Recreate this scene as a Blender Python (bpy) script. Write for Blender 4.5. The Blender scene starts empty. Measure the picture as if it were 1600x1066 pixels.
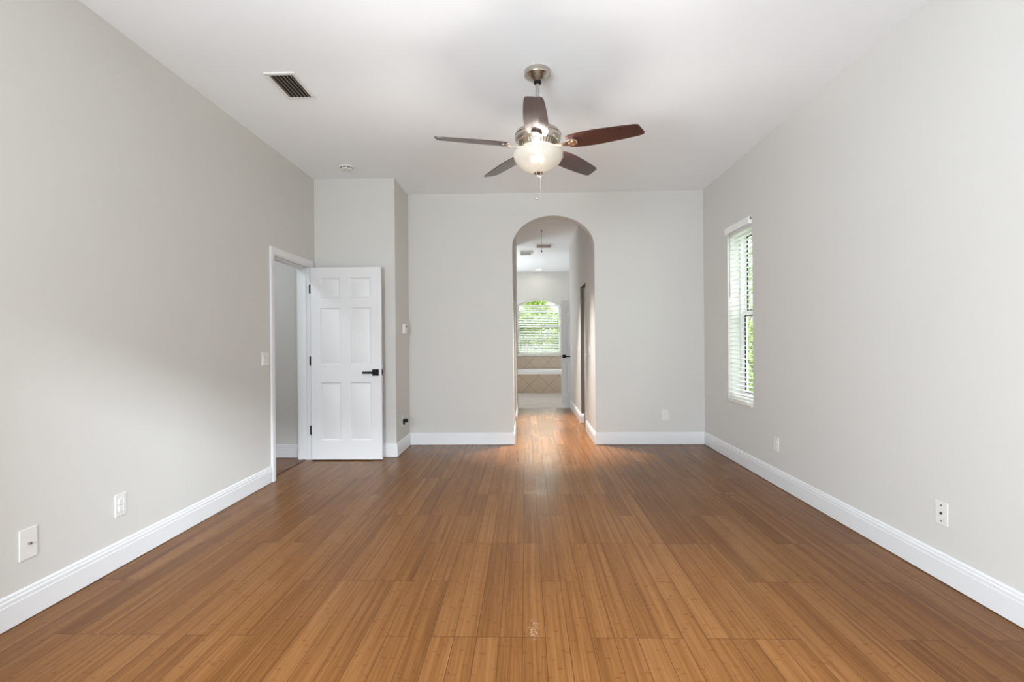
import bpy, bmesh, math, random
from mathutils import Vector, Matrix

C = bpy.context.scene.collection
S = bpy.context.scene
PI = math.pi
random.seed(7)

# ---------------------------------------------------------------- measured room (metres, camera stands at X=0 Y=0)
XL, XR = -2.268, 2.112        # side walls
YB = 5.913                    # wall with the arch
YJ, XJ = 5.301, -1.394        # jog wall behind the open door
CH = 3.0                      # ceiling
YR = -0.55                    # wall behind the camera
AL, AR = -0.147, 0.828        # arch and hall sides
HALL_END = 9.13
BY = 12.73                    # bathroom end wall
CAM_H = 1.24

# ---------------------------------------------------------------- camera
yaw, pitch, roll = 0.0267, -0.0005, -0.0084
Rv = Vector((math.cos(yaw), math.sin(yaw), 0)); Fv = Vector((-math.sin(yaw), math.cos(yaw), 0)); Uv = Vector((0, 0, 1))
F2 = Fv * math.cos(pitch) + Uv * math.sin(pitch); U2 = Uv * math.cos(pitch) - Fv * math.sin(pitch)
R3 = Rv * math.cos(roll) + U2 * math.sin(roll); U3 = U2 * math.cos(roll) - Rv * math.sin(roll)
cam_data = bpy.data.cameras.new('camera'); cam = bpy.data.objects.new('camera', cam_data); C.objects.link(cam)
cam_data.sensor_width = 36; cam_data.lens = 775 / 1600 * 36; cam_data.clip_start = 0.05; cam_data.clip_end = 200
M4 = Matrix((( R3.x, U3.x, -F2.x, 0), (R3.y, U3.y, -F2.y, 0), (R3.z, U3.z, -F2.z, CAM_H), (0, 0, 0, 1)))
cam.matrix_world = M4
S.camera = cam

# ---------------------------------------------------------------- world, sun, daylight, exposure
S.view_settings.view_transform = 'Standard'; S.view_settings.look = 'None'
S.view_settings.exposure = 0.26; S.view_settings.gamma = 1.0
try: S.view_settings.use_curve_mapping = False
except Exception: pass
S.cycles.diffuse_bounces = 7; S.cycles.max_bounces = 14; S.cycles.transparent_max_bounces = 24
S.cycles.sample_clamp_indirect = 6.0

world = bpy.data.worlds.new('overcast_sky'); S.world = world; world.use_nodes = True
wn = world.node_tree.nodes; wl = world.node_tree.links
bg = wn['Background']; bg.inputs['Color'].default_value = (0.93, 0.97, 1.0, 1)
# overcast sky: much brighter overhead than at the horizon
wt = wn.new('ShaderNodeTexCoord'); wsx = wn.new('ShaderNodeSeparateXYZ'); wl.new(wt.outputs['Generated'], wsx.inputs[0])
wm = wn.new('ShaderNodeMapRange'); wm.interpolation_type = 'SMOOTHSTEP'; wl.new(wsx.outputs[2], wm.inputs[0])
for i_, v_ in ((1, 0.08), (2, 0.45), (3, 1.5), (4, 5.0)): wm.inputs[i_].default_value = v_
wl.new(wm.outputs[0], bg.inputs['Strength'])

def lamp(name, kind, loc, energy, color=(1, 1, 1), direction=None, **kw):
    d = bpy.data.lights.new(name, kind); d.energy = energy; d.color = color
    for k, v in kw.items(): setattr(d, k, v)
    o = bpy.data.objects.new(name, d); C.objects.link(o); o.location = loc
    if direction is not None: o.rotation_euler = Vector(direction).to_track_quat('-Z', 'Y').to_euler()
    return o
lamp('sun', 'SUN', (-10, -10, 20), 3.4, (1, 0.96, 0.9), (0.42, 0.45, -0.82), angle=0.03)
# daylight through the glass doors behind the camera, then added fill lamps for the bathroom, hall and hallway
DAY = (0.81, 0.915, 1.0)
lamp('daylight_rear_window', 'AREA', (-1.25, YR - 0.26, 1.45), 185, DAY, (1.6, 1, 0.04), shape='RECTANGLE', size=1.4, size_y=1.7)
lamp('daylight_patio', 'AREA', (3.0, -4.6, 3.95), 900, DAY, (-0.5, 1, -0.37), shape='RECTANGLE', size=0.9, size_y=0.5)
lamp('daylight_right_window', 'AREA', (3.1, 4.3, 1.9), 24, (0.92, 0.97, 1.0), (-1, 0.30, -0.15), shape='RECTANGLE', size=1.2, size_y=2.0)
lamp('bath_side_fill', 'AREA', (-1.72, 11.0, 1.7), 75, (0.96, 0.98, 1.0), (1, -0.55, 0.55), shape='RECTANGLE', size=1.6, size_y=1.2)  # added fill by the blank side wall, which has no window
lamp('fill_past_trees', 'AREA', (0.4, 23.0, 6.2), 700, (1.0, 0.98, 0.95), (0, -1, -0.33), shape='RECTANGLE', size=5.0, size_y=3.0)  # added area lamp above the view, brightens the hall floor through the bathroom window
for sy, tilt, pw in ((6.35, -0.17, 900), (7.40, 0.03, 780)):
    lamp('hall_floor_fill', 'SPOT', (0.34, sy, 2.97), pw, (1.0, 0.95, 0.90), (0, tilt, -1), spot_size=math.radians(46), spot_blend=1.0, shadow_soft_size=0.06)  # added spots without fixtures, hidden by the arch, to brighten the hall floor
lamp('hallway_fill', 'AREA', (-3.3, 4.2, 2.9), 16, (0.85, 0.94, 1.0), (0, 0, -1), shape='DISK', size=0.35)  # added lamp out of view, brightens the hallway past the open door

# ================================================================ helpers
class MB:
    """collects shapes, then links them as ONE mesh object"""
    def __init__(self): self.bm = bmesh.new()
    def box(self, x0, x1, y0, y1, z0, z1, bev=0.0, seg=2):
        b = bmesh.new()
        v = [b.verts.new((x, y, z)) for x in (x0, x1) for y in (y0, y1) for z in (z0, z1)]
        for f in ((0, 1, 3, 2), (4, 6, 7, 5), (0, 4, 5, 1), (2, 3, 7, 6), (0, 2, 6, 4), (1, 5, 7, 3)):
            b.faces.new([v[i] for i in f])
        if bev > 0: bmesh.ops.bevel(b, geom=list(b.edges), offset=bev, segments=seg, profile=0.6, affect='EDGES')
        return self.add(b)
    def add(self, b, mat=None):
        if mat is not None: b.transform(mat)
        bmesh.ops.recalc_face_normals(b, faces=list(b.faces))
        me = bpy.data.meshes.new('tmp'); b.to_mesh(me); b.free(); self.bm.from_mesh(me); bpy.data.meshes.remove(me)
        return self
    def prism(self, pts, axis, a, b_):
        """polygon pts (2-D) extruded along axis from a to b_. axis 'X': pts=(y,z); 'Y': pts=(x,z); 'Z': pts=(x,y)"""
        b = bmesh.new()
        def P(p, t): return {'X': (t, p[0], p[1]), 'Y': (p[0], t, p[1]), 'Z': (p[0], p[1], t)}[axis]
        lo = [b.verts.new(P(p, a)) for p in pts]; hi = [b.verts.new(P(p, b_)) for p in pts]
        n = len(pts)
        b.faces.new(lo[::-1]); b.faces.new(hi)
        for i in range(n): b.faces.new((lo[i], lo[(i + 1) % n], hi[(i + 1) % n], hi[i]))
        b.normal_update()
        bmesh.ops.triangulate(b, faces=[f for f in b.faces if len(f.verts) > 4], ngon_method='EAR_CLIP')
        return self.add(b)
    def lathe(self, prof, seg=48, mat=None, closed=False):
        """prof = [(r,z)] revolved about Z"""
        b = bmesh.new(); rings = []
        for r, z in prof:
            if r < 1e-6: rings.append([b.verts.new((0, 0, z))])
            else: rings.append([b.verts.new((r * math.cos(2 * PI * i / seg), r * math.sin(2 * PI * i / seg), z)) for i in range(seg)])
        pairs = list(zip(rings, rings[1:])) + ([(rings[-1], rings[0])] if closed else [])
        for A, B in pairs:
            for i in range(seg):
                j = (i + 1) % seg
                if len(A) == 1 and len(B) == 1: continue
                if len(A) == 1: b.faces.new((A[0], B[i], B[j]))
                elif len(B) == 1: b.faces.new((A[i], A[j], B[0]))
                else: b.faces.new((A[i], A[j], B[j], B[i]))
        return self.add(b, mat)
    def tube(self, pts, r, seg=10):
        pts = [Vector(p) for p in pts]; b = bmesh.new(); rings = []
        for i, p in enumerate(pts):
            d = (pts[min(i + 1, len(pts) - 1)] - pts[max(i - 1, 0)]).normalized()
            a = d.orthogonal().normalized(); c = d.cross(a)
            if rings and i:
                a = (pa - d * pa.dot(d)).normalized(); c = d.cross(a)
            pa = a
            rr = r[i] if isinstance(r, (list, tuple)) else r
            rings.append([b.verts.new(p + a * rr * math.cos(2 * PI * k / seg) + c * rr * math.sin(2 * PI * k / seg)) for k in range(seg)])
        for A, B in zip(rings, rings[1:]):
            for i in range(seg): b.faces.new((A[i], A[(i + 1) % seg], B[(i + 1) % seg], B[i]))
        b.faces.new(rings[0][::-1]); b.faces.new(rings[-1])
        return self.add(b)
    def cyl(self, c, axis, r, h, seg=24, bev=0.0):
        """cylinder starting at c along axis vector"""
        prof = [(0, 0), (r, 0), (r, h), (0, h)] if not bev else [(0, 0), (r - bev, 0), (r, bev), (r, h - bev), (r - bev, h), (0, h)]
        q = Vector(axis).to_track_quat('Z', 'Y').to_matrix().to_4x4(); q.translation = Vector(c)
        return self.lathe(prof, seg, q)
    def sphere(self, c, r, seg=16, sc=(1, 1, 1)):
        b = bmesh.new(); bmesh.ops.create_uvsphere(b, u_segments=seg, v_segments=max(6, seg // 2), radius=r)
        return self.add(b, Matrix.Translation(c) @ Matrix.Diagonal((*sc, 1)))
    def sweep(self, path, prof):
        """profile (d to the LEFT of travel, z) swept along a 2-D path with mitred corners"""
        b = bmesh.new(); P = [Vector(p) for p in path]; rings = []
        for i, p in enumerate(P):
            def nrm(a, c): d = (c - a).normalized(); return Vector((-d.y, d.x))
            if i == 0: n = nrm(P[0], P[1]); m = n
            elif i == len(P) - 1: m = nrm(P[-2], P[-1])
            else:
                n1 = nrm(P[i - 1], p); n2 = nrm(p, P[i + 1]); m = (n1 + n2); m = m / max(1e-6, m.dot(n1))
            rings.append([b.verts.new((p.x + m.x * d, p.y + m.y * d, z)) for d, z in prof])
        k = len(prof)
        for A, B in zip(rings, rings[1:]):
            for i in range(k): b.faces.new((A[i], A[(i + 1) % k], B[(i + 1) % k], B[i]))
        b.faces.new(rings[0][::-1]); b.faces.new(rings[-1])
        return self.add(b)
    def build(self, name, mat, parent=None, origin=None, smooth=None, **props):
        if origin is not None: self.bm.transform(Matrix.Translation(-Vector(origin)))
        me = bpy.data.meshes.new(name); self.bm.to_mesh(me); self.bm.free()
        me.materials.append(mat)
        o = bpy.data.objects.new(name, me); C.objects.link(o)
        if origin is not None: o.location = origin
        if smooth is not None:
            me.polygons.foreach_set('use_smooth', [True] * len(me.polygons))
            try: me.set_sharp_from_angle(angle=math.radians(smooth))
            except Exception: pass
        if parent is not None:
            o.parent = parent
            o.location = Vector(o.location) - world_loc(parent) if parent.rotation_euler.z == 0 else o.location
        for k, v in props.items(): o[k] = v
        return o
def world_loc(o):
    v = Vector(o.location)
    while o.parent is not None: o = o.parent; v = v + Vector(o.location)
    return v

def thing(name, label, cat, loc, group=None, kind=None):
    o = bpy.data.objects.new(name, None); C.objects.link(o); o.location = loc; o.empty_display_size = 0.05
    o['label'] = label
    if cat: o['category'] = cat
    if group: o['group'] = group
    if kind: o['kind'] = kind
    return o
def copy_tree(o, parent=None):
    c = o.copy(); C.objects.link(c); c.parent = parent
    for ch in list(o.children): copy_tree(ch, c)
    return c
def struct(mb, name, mat, label, smooth=None): return mb.build(name, mat, smooth=smooth, kind='structure', label=label)

# ================================================================ materials
def mat(name, base, rough=0.5, metal=0.0, spec=0.5, bump=None, coat=0.0, coat_rough=0.1, emit=None, var=None):
    m = bpy.data.materials.new(name); m.use_nodes = True
    nt = m.node_tree; N = nt.nodes; L = nt.links; p = N['Principled BSDF']
    p.inputs['Base Color'].default_value = (*base, 1); p.inputs['Roughness'].default_value = rough
    p.inputs['Metallic'].default_value = metal; p.inputs['Specular IOR Level'].default_value = spec
    p.inputs['Coat Weight'].default_value = coat; p.inputs['Coat Roughness'].default_value = coat_rough
    if emit: p.inputs['Emission Color'].default_value = (*emit[0], 1); p.inputs['Emission Strength'].default_value = emit[1]
    tc = N.new('ShaderNodeTexCoord')
    if var:                                   # faint mottling of the paint: (scale, amount)
        nz = N.new('ShaderNodeTexNoise'); nz.inputs['Scale'].default_value = var[0]; nz.inputs['Detail'].default_value = 4
        L.new(tc.outputs['Object'], nz.inputs['Vector'])
        mx = N.new('ShaderNodeMix'); mx.data_type = 'RGBA'
        mx.inputs[6].default_value = (*[c * (1 - var[1]) for c in base], 1); mx.inputs[7].default_value = (*[min(1, c * (1 + var[1])) for c in base], 1)
        L.new(nz.outputs['Fac'], mx.inputs[0]); L.new(mx.outputs[2], p.inputs['Base Color'])
    if bump:                                  # (scale, strength, distance)
        nz = N.new('ShaderNodeTexNoise'); nz.inputs['Scale'].default_value = bump[0]; nz.inputs['Detail'].default_value = 3
        L.new(tc.outputs['Object'], nz.inputs['Vector'])
        b = N.new('ShaderNodeBump'); b.inputs['Strength'].default_value = bump[1]; b.inputs['Distance'].default_value = bump[2]
        L.new(nz.outputs['Fac'], b.inputs['Height']); L.new(b.outputs['Normal'], p.inputs['Normal'])
    return m

def node_math(N, L, op, a, b=None, c=None):
    n = N.new('ShaderNodeMath'); n.operation = op
    for i, v in enumerate((a, b, c)):
        if v is None: continue
        if isinstance(v, (int, float)): n.inputs[i].default_value = v
        else: L.new(v, n.inputs[i])
    return n.outputs[0]

def bamboo(name, along='Y'):
    m = bpy.data.materials.new(name); m.use_nodes = True
    nt = m.node_tree; N = nt.nodes; L = nt.links; p = N['Principled BSDF']
    A = lambda op, a, b=None, c=None: node_math(N, L, op, a, b, c)
    tc = N.new('ShaderNodeTexCoord'); sx = N.new('ShaderNodeSeparateXYZ'); L.new(tc.outputs['Object'], sx.inputs[0])
    u, v = (sx.outputs[0], sx.outputs[1]) if along == 'Y' else (sx.outputs[1], sx.outputs[0])
    def comb(a, b, c=0.0):
        n = N.new('ShaderNodeCombineXYZ')
        for i, q in enumerate((a, b, c)):
            if isinstance(q, (int, float)): n.inputs[i].default_value = q
            else: L.new(q, n.inputs[i])
        return n.outputs[0]
    def white(vec):
        n = N.new('ShaderNodeTexWhiteNoise'); n.noise_dimensions = '3D'; L.new(vec, n.inputs['Vector']); return n.outputs['Value']
    def noise(vec, detail=3, rough=0.55):
        n = N.new('ShaderNodeTexNoise'); n.inputs['Scale'].default_value = 1; n.inputs['Detail'].default_value = detail
        n.inputs['Roughness'].default_value = rough; L.new(vec, n.inputs['Vector']); return n.outputs['Fac']
    def smooth(x, lo, hi):
        n = N.new('ShaderNodeMapRange'); n.interpolation_type = 'SMOOTHSTEP'; L.new(x, n.inputs[0])
        n.inputs[1].default_value = lo; n.inputs[2].default_value = hi; return n.outputs[0]
    W, LEN = 0.0955, 0.966
    us = A('DIVIDE', A('ADD', u, 0.022), W); col = A('FLOOR', us); fu = A('FRACT', us)
    pick = A('ROUND', white(comb(col, 3.3, 1.7)))
    vs = A('ADD', A('DIVIDE', A('ADD', v, -0.14), LEN), A('MULTIPLY', pick, 0.5)); row = A('FLOOR', vs); fv = A('FRACT', vs)
    pid = white(comb(col, row, 5.1))
    # laminated strips inside each board, each with its own tone and knuckles
    st = A('FLOOR', A('MULTIPLY', fu, 5.0)); sid = white(comb(st, A('ADD', A('MULTIPLY', col, 7.0), row), pid))
    grain = noise(comb(A('MULTIPLY', u, 260), A('MULTIPLY', v, 5.0), A('MULTIPLY', pid, 40)), 3)
    streak = noise(comb(A('MULTIPLY', u, 70), A('MULTIPLY', v, 1.1), A('MULTIPLY', pid, 90)), 2)
    broad = noise(comb(A('MULTIPLY', u, 0.8), A('MULTIPLY', v, 0.8), 0), 2)
    tone = A('ADD', A('MULTIPLY', pid, 0.24), A('MULTIPLY', sid, 0.18))
    tone = A('ADD', tone, A('MULTIPLY', A('SUBTRACT', grain, 0.5), 0.55))
    tone = A('ADD', tone, A('MULTIPLY', A('SUBTRACT', streak, 0.5), 0.7))
    tone = A('ADD', tone, A('MULTIPLY', A('SUBTRACT', broad, 0.5), 0.35))
    tone = A('ADD', tone, 0.29)
    cr = N.new('ShaderNodeValToRGB'); e = cr.color_ramp.elements
    e[0].position = 0.0; e[0].color = RAMP[0]; e[1].position = 1.0; e[1].color = RAMP[2]
    k = e.new(0.5); k.color = RAMP[1]
    L.new(tone, cr.inputs[0])
    # bamboo knuckles: short dark dashes across a strip
    kp = A('FRACT', A('ADD', A('DIVIDE', v, 0.24), A('MULTIPLY', sid, 9.7)))
    kd = A('ABSOLUTE', A('SUBTRACT', kp, 0.5))
    kn = A('MULTIPLY', A('SUBTRACT', 1.0, smooth(kd, 0.004, 0.040)), smooth(noise(comb(A('MULTIPLY', u, 45), A('MULTIPLY', v, 40), 3), 2), 0.36, 0.56))
    du = A('MULTIPLY', A('MINIMUM', fu, A('SUBTRACT', 1.0, fu)), W); dv = A('MULTIPLY', A('MINIMUM', fv, A('SUBTRACT', 1.0, fv)), LEN)
    gap = A('SUBTRACT', 1.0, smooth(A('MINIMUM', du, dv), 0.0004, 0.0022))
    dark = N.new('ShaderNodeMix'); dark.data_type = 'RGBA'; L.new(A('MULTIPLY', kn, 0.46), dark.inputs[0])
    L.new(cr.outputs[0], dark.inputs[6]); dark.inputs[7].default_value = (0.10, 0.035, 0.012, 1)
    g = N.new('ShaderNodeMix'); g.data_type = 'RGBA'; L.new(A('MULTIPLY', gap, 0.85), g.inputs[0])
    L.new(dark.outputs[2], g.inputs[6]); g.inputs[7].default_value = (0.05, 0.018, 0.008, 1)
    last = g.outputs[2]
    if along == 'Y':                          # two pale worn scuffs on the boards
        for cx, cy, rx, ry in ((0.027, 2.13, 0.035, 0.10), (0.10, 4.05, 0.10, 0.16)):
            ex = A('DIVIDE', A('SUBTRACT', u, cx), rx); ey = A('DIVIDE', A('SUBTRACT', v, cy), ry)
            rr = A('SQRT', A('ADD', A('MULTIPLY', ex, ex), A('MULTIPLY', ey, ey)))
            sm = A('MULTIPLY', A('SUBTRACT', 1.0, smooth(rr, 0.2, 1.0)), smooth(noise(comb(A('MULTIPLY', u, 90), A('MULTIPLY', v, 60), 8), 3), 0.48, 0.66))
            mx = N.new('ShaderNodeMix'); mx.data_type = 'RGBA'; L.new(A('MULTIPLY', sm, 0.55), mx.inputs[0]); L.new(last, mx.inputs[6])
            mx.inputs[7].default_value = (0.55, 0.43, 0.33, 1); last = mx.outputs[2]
    L.new(last, p.inputs['Base Color'])
    rg = A('ADD', FLOOR_ROUGH, A('MULTIPLY', A('SUBTRACT', broad, 0.5), 0.05))
    rg = A('ADD', rg, A('MULTIPLY', A('SUBTRACT', pid, 0.5), 0.03))
    L.new(rg, p.inputs['Roughness']); p.inputs['Specular IOR Level'].default_value = 0.12
    return m
RAMP = [(0.078, 0.028, 0.007, 1), (0.178, 0.073, 0.021, 1), (0.272, 0.132, 0.049, 1)]
FLOOR_ROUGH = 0.26

def diag_tile(name, c1, c2, grout, size, ox, oz, axes='XZ', diag=True, rough=0.35):
    m = bpy.data.materials.new(name); m.use_nodes = True
    nt = m.node_tree; N = nt.nodes; L = nt.links; p = N['Principled BSDF']
    A = lambda op, a, b=None, c=None: node_math(N, L, op, a, b, c)
    tc = N.new('ShaderNodeTexCoord'); sx = N.new('ShaderNodeSeparateXYZ'); L.new(tc.outputs['Object'], sx.inputs[0])
    a = A('SUBTRACT', sx.outputs[0], ox); b = A('SUBTRACT', sx.outputs['XYZ'.index(axes[1])], oz)
    if diag: q, r = A('DIVIDE', A('ADD', a, b), size * 1.41421), A('DIVIDE', A('SUBTRACT', a, b), size * 1.41421)
    else: q, r = A('DIVIDE', a, size), A('DIVIDE', b, size)
    fq, fr = A('FRACT', q), A('FRACT', r)
    d = A('MINIMUM', A('MINIMUM', fq, A('SUBTRACT', 1, fq)), A('MINIMUM', fr, A('SUBTRACT', 1, fr)))
    gm = N.new('ShaderNodeMapRange'); L.new(A('MULTIPLY', d, size), gm.inputs[0]); gm.inputs[1].default_value = 0.002; gm.inputs[2].default_value = 0.006
    cb = N.new('ShaderNodeCombineXYZ'); L.new(A('FLOOR', q), cb.inputs[0]); L.new(A('FLOOR', r), cb.inputs[1])
    wn_ = N.new('ShaderNodeTexWhiteNoise'); L.new(cb.outputs[0], wn_.inputs['Vector'])
    nz = N.new('ShaderNodeTexNoise'); nz.inputs['Scale'].default_value = 9; nz.inputs['Detail'].default_value = 5; L.new(tc.outputs['Object'], nz.inputs['Vector'])
    f = A('ADD', A('MULTIPLY', wn_.outputs['Value'], 0.3), A('MULTIPLY', nz.outputs['Fac'], 0.7))
    mx = N.new('ShaderNodeMix'); mx.data_type = 'RGBA'; L.new(f, mx.inputs[0]); mx.inputs[6].default_value = (*c1, 1); mx.inputs[7].default_value = (*c2, 1)
    m2 = N.new('ShaderNodeMix'); m2.data_type = 'RGBA'; L.new(gm.outputs[0], m2.inputs[0]); m2.inputs[6].default_value = (*grout, 1); L.new(mx.outputs[2], m2.inputs[7])
    L.new(m2.outputs[2], p.inputs['Base Color']); p.inputs['Roughness'].default_value = rough
    bp = N.new('ShaderNodeBump'); bp.inputs['Distance'].default_value = 0.002; bp.inputs['Strength'].default_value = 0.5
    L.new(gm.outputs[0], bp.inputs['Height']); L.new(bp.outputs['Normal'], p.inputs['Normal'])
    return m

def glass(name):
    m = bpy.data.materials.new(name); m.use_nodes = True; N = m.node_tree.nodes; L = m.node_tree.links
    N.remove(N['Principled BSDF']); out = N['Material Output']
    t = N.new('ShaderNodeBsdfTransparent'); t.inputs[0].default_value = (0.94, 0.97, 0.95, 1)
    g = N.new('ShaderNodeBsdfGlossy'); g.inputs['Roughness'].default_value = 0.02
    fr = N.new('ShaderNodeFresnel'); fr.inputs[0].default_value = 1.45
    mx = N.new('ShaderNodeMixShader'); ge = N.new('ShaderNodeNewGeometry'); iv = node_math(N, L, 'SUBTRACT', 1.0, ge.outputs['Backfacing'])
    L.new(node_math(N, L, 'MULTIPLY', fr.outputs[0], iv), mx.inputs[0]); L.new(t.outputs[0], mx.inputs[1]); L.new(g.outputs[0], mx.inputs[2])
    L.new(mx.outputs[0], out.inputs[0]); return m

def blade_wood():
    m = mat('mahogany_blade', (0.085, 0.014, 0.009), 0.45, spec=0.2, coat=0.9, coat_rough=0.36)
    N = m.node_tree.nodes; L = m.node_tree.links; p = N['Principled BSDF']
    tc = N.new('ShaderNodeTexCoord'); mp = N.new('ShaderNodeMapping'); mp.inputs['Scale'].default_value = (3, 60, 20)
    L.new(tc.outputs['Object'], mp.inputs[0]); nz = N.new('ShaderNodeTexNoise'); nz.inputs['Scale'].default_value = 1; nz.inputs['Detail'].default_value = 4
    L.new(mp.outputs[0], nz.inputs['Vector']); cr = N.new('ShaderNodeValToRGB')
    cr.color_ramp.elements[0].position = 0.3; cr.color_ramp.elements[0].color = (0.016, 0.003, 0.003, 1)
    cr.color_ramp.elements[1].position = 0.7; cr.color_ramp.elements[1].color = (0.075, 0.014, 0.010, 1)
    L.new(nz.outputs['Fac'], cr.inputs[0]); L.new(cr.outputs[0], p.inputs['Base Color']); p.inputs['Coat IOR'].default_value = 1.65
    return m

def frosted():
    m = bpy.data.materials.new('frosted_white_glass'); m.use_nodes = True; N = m.node_tree.nodes; L = m.node_tree.links
    p = N['Principled BSDF']; out = N['Material Output']
    p.inputs['Base Color'].default_value = (0.64, 0.615, 0.57, 1); p.inputs['Roughness'].default_value = 0.22
    t = N.new('ShaderNodeBsdfTranslucent'); t.inputs[0].default_value = (0.95, 0.91, 0.84, 1)
    mx = N.new('ShaderNodeMixShader'); mx.inputs[0].default_value = 0.13
    L.new(p.outputs[0], mx.inputs[1]); L.new(t.outputs[0], mx.inputs[2])
    rf = N.new('ShaderNodeBsdfRefraction'); rf.inputs['Color'].default_value = (1, 0.97, 0.92, 1); rf.inputs['Roughness'].default_value = 0.42; rf.inputs['IOR'].default_value = 1.12
    m2 = N.new('ShaderNodeMixShader'); m2.inputs[0].default_value = 0.16; L.new(mx.outputs[0], m2.inputs[1]); L.new(rf.outputs[0], m2.inputs[2])
    L.new(m2.outputs[0], out.inputs[0]); return m

def leaf_mat(name, c1, c2):
    m = mat(name, c1, 0.5); N = m.node_tree.nodes; L = m.node_tree.links; p = N['Principled BSDF']
    tc = N.new('ShaderNodeTexCoord'); nz = N.new('ShaderNodeTexNoise'); nz.inputs['Scale'].default_value = 6; L.new(tc.outputs['Object'], nz.inputs['Vector'])
    cr = N.new('ShaderNodeValToRGB'); cr.color_ramp.elements[0].position = 0.35; cr.color_ramp.elements[0].color = (*c1, 1)
    cr.color_ramp.elements[1].position = 0.65; cr.color_ramp.elements[1].color = (*c2, 1); L.new(nz.outputs['Fac'], cr.inputs[0]); L.new(cr.outputs[0], p.inputs['Base Color'])
    t = N.new('ShaderNodeBsdfTranslucent'); L.new(cr.outputs[0], t.inputs[0]); mx = N.new('ShaderNodeMixShader'); mx.inputs[0].default_value = 0.4
    L.new(p.outputs[0], mx.inputs[1]); L.new(t.outputs[0], mx.inputs[2]); L.new(mx.outputs[0], N['Material Output'].inputs[0]); return m

WALL = mat('greige_wall_paint', (0.645, 0.634, 0.606), 0.62, spec=0.35, bump=(170, 0.10, 0.002), var=(2.5, 0.012))
CEIL = mat('white_ceiling_paint', (0.89, 0.92, 0.95), 0.75, spec=0.25, bump=(120, 0.25, 0.003))
TRIM = mat('white_trim_paint', (0.76, 0.765, 0.775), 0.32, bump=(40, 0.03, 0.001))
DOOR = mat('white_door_paint', (0.765, 0.765, 0.772), 0.35, bump=(60, 0.03, 0.001))
PLATE = mat('white_plastic', (0.75, 0.74, 0.715), 0.35, bump=(30, 0.02, 0.001))
SLOT = mat('dark_slot', (0.03, 0.028, 0.025), 0.6)
GREYSLOT = mat('grey_slot', (0.22, 0.21, 0.20), 0.6)
BLACK = mat('matte_black_metal', (0.004, 0.004, 0.004), 0.5, spec=0.2, bump=(200, 0.05, 0.0005))
NICKEL = mat('brushed_nickel', (0.56, 0.51, 0.45), 0.24, metal=1.0, bump=(300, 0.04, 0.0005))
NICKELD = mat('satin_nickel_rod', (0.50, 0.49, 0.47), 0.35, metal=1.0)
CHROME = mat('bright_chrome', (0.75, 0.75, 0.75), 0.12, metal=1.0)
BLADE = blade_wood(); FROST = frosted(); GLASS = glass('window_glass')
BLIND = mat('white_blind_slat', (0.86, 0.86, 0.85), 0.4, var=(8, 0.01))
VINYL = mat('white_vinyl_frame', (0.78, 0.78, 0.77), 0.4, var=(5, 0.01))
MARBLE = mat('cream_marble_sill', (0.72, 0.69, 0.62), 0.2, var=(18, 0.12))
FLOOR = bamboo('bamboo_boards', 'Y'); FLOORX = bamboo('bamboo_boards_crosswise', 'X')
THRESH = mat('dark_stained_strip', (0.10, 0.038, 0.015), 0.35, var=(40, 0.25))
TILE = diag_tile('beige_diagonal_tile', (0.50, 0.38, 0.27), (0.63, 0.51, 0.39), (0.27, 0.20, 0.14), 0.332, 0.316, 0.41)
TILEF = diag_tile('glossy_cream_floor_tile', (0.58, 0.56, 0.53), (0.66, 0.64, 0.61), (0.45, 0.43, 0.40), 0.45, 0.1, 9.2, 'XY', True, 0.12)
TUBM = mat('white_acrylic', (0.86, 0.86, 0.85), 0.15, var=(3, 0.005))
SLATG = mat('grey_vent_louver', (0.50, 0.46, 0.42), 0.5, var=(30, 0.08))
DARKDUCT = mat('dark_duct', (0.025, 0.022, 0.02), 0.8, var=(20, 0.3))
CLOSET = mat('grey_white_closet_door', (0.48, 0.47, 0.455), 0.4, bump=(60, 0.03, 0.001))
LEAF1 = leaf_mat('bright_leaf', (0.17, 0.27, 0.05), (0.40, 0.48, 0.14))
LEAF2 = leaf_mat('deep_leaf', (0.10, 0.18, 0.04), (0.26, 0.36, 0.09))
BARK = mat('bark', (0.14, 0.10, 0.07), 0.9, bump=(25, 0.6, 0.02))
GRASS = mat('lawn', (0.13, 0.21, 0.05), 0.9, bump=(60, 0.8, 0.03), var=(4, 0.3))
PATIO = mat('patio_concrete', (0.31, 0.31, 0.30), 0.85, bump=(30, 0.2, 0.004), var=(3, 0.08))

# ================================================================ the setting
T = 0.14
struct(MB().box(XL - 0.07, 2.36, YR - 0.25, HALL_END, -0.06, 0.0), 'floor', FLOOR, 'brown bamboo plank floor running towards the arch')
struct(MB().box(-4.6, XL - 0.071, 3.0, 5.4, -0.06, 0.0), 'floor_hallway', FLOORX, 'brown bamboo planks laid crosswise beyond the open door')
struct(MB().box(-1.9, 2.4, HALL_END + 0.001, BY + 0.2, -0.06, -0.001), 'floor_bathroom', TILEF, 'glossy pale tile floor of the bathroom beyond the arch')
struct(MB().box(-4.7, 2.5, YR - 0.3, BY + 0.25, CH, CH + 0.12), 'ceiling', CEIL, 'white textured flat ceiling')
# left wall with the door opening
OY0, OY1, OZ = 4.408, 5.202, 2.048
struct(MB().prism([(YR - 0.25, 0), (OY0, 0), (OY0, OZ), (OY1, OZ), (OY1, 0), (YJ + T, 0), (YJ + T, CH), (YR - 0.25, CH)], 'X', XL - T, XL),
       'wall_left', WALL, 'plain greige wall on the left with a doorway')
struct(MB().box(XL - T - 0.0005, XJ - T, YJ, YJ + T, 0, CH).box(XJ - T, XJ, YJ, YB + T, 0, CH), 'wall_jog', WALL, 'short greige wall corner projecting behind the open white door')
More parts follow.
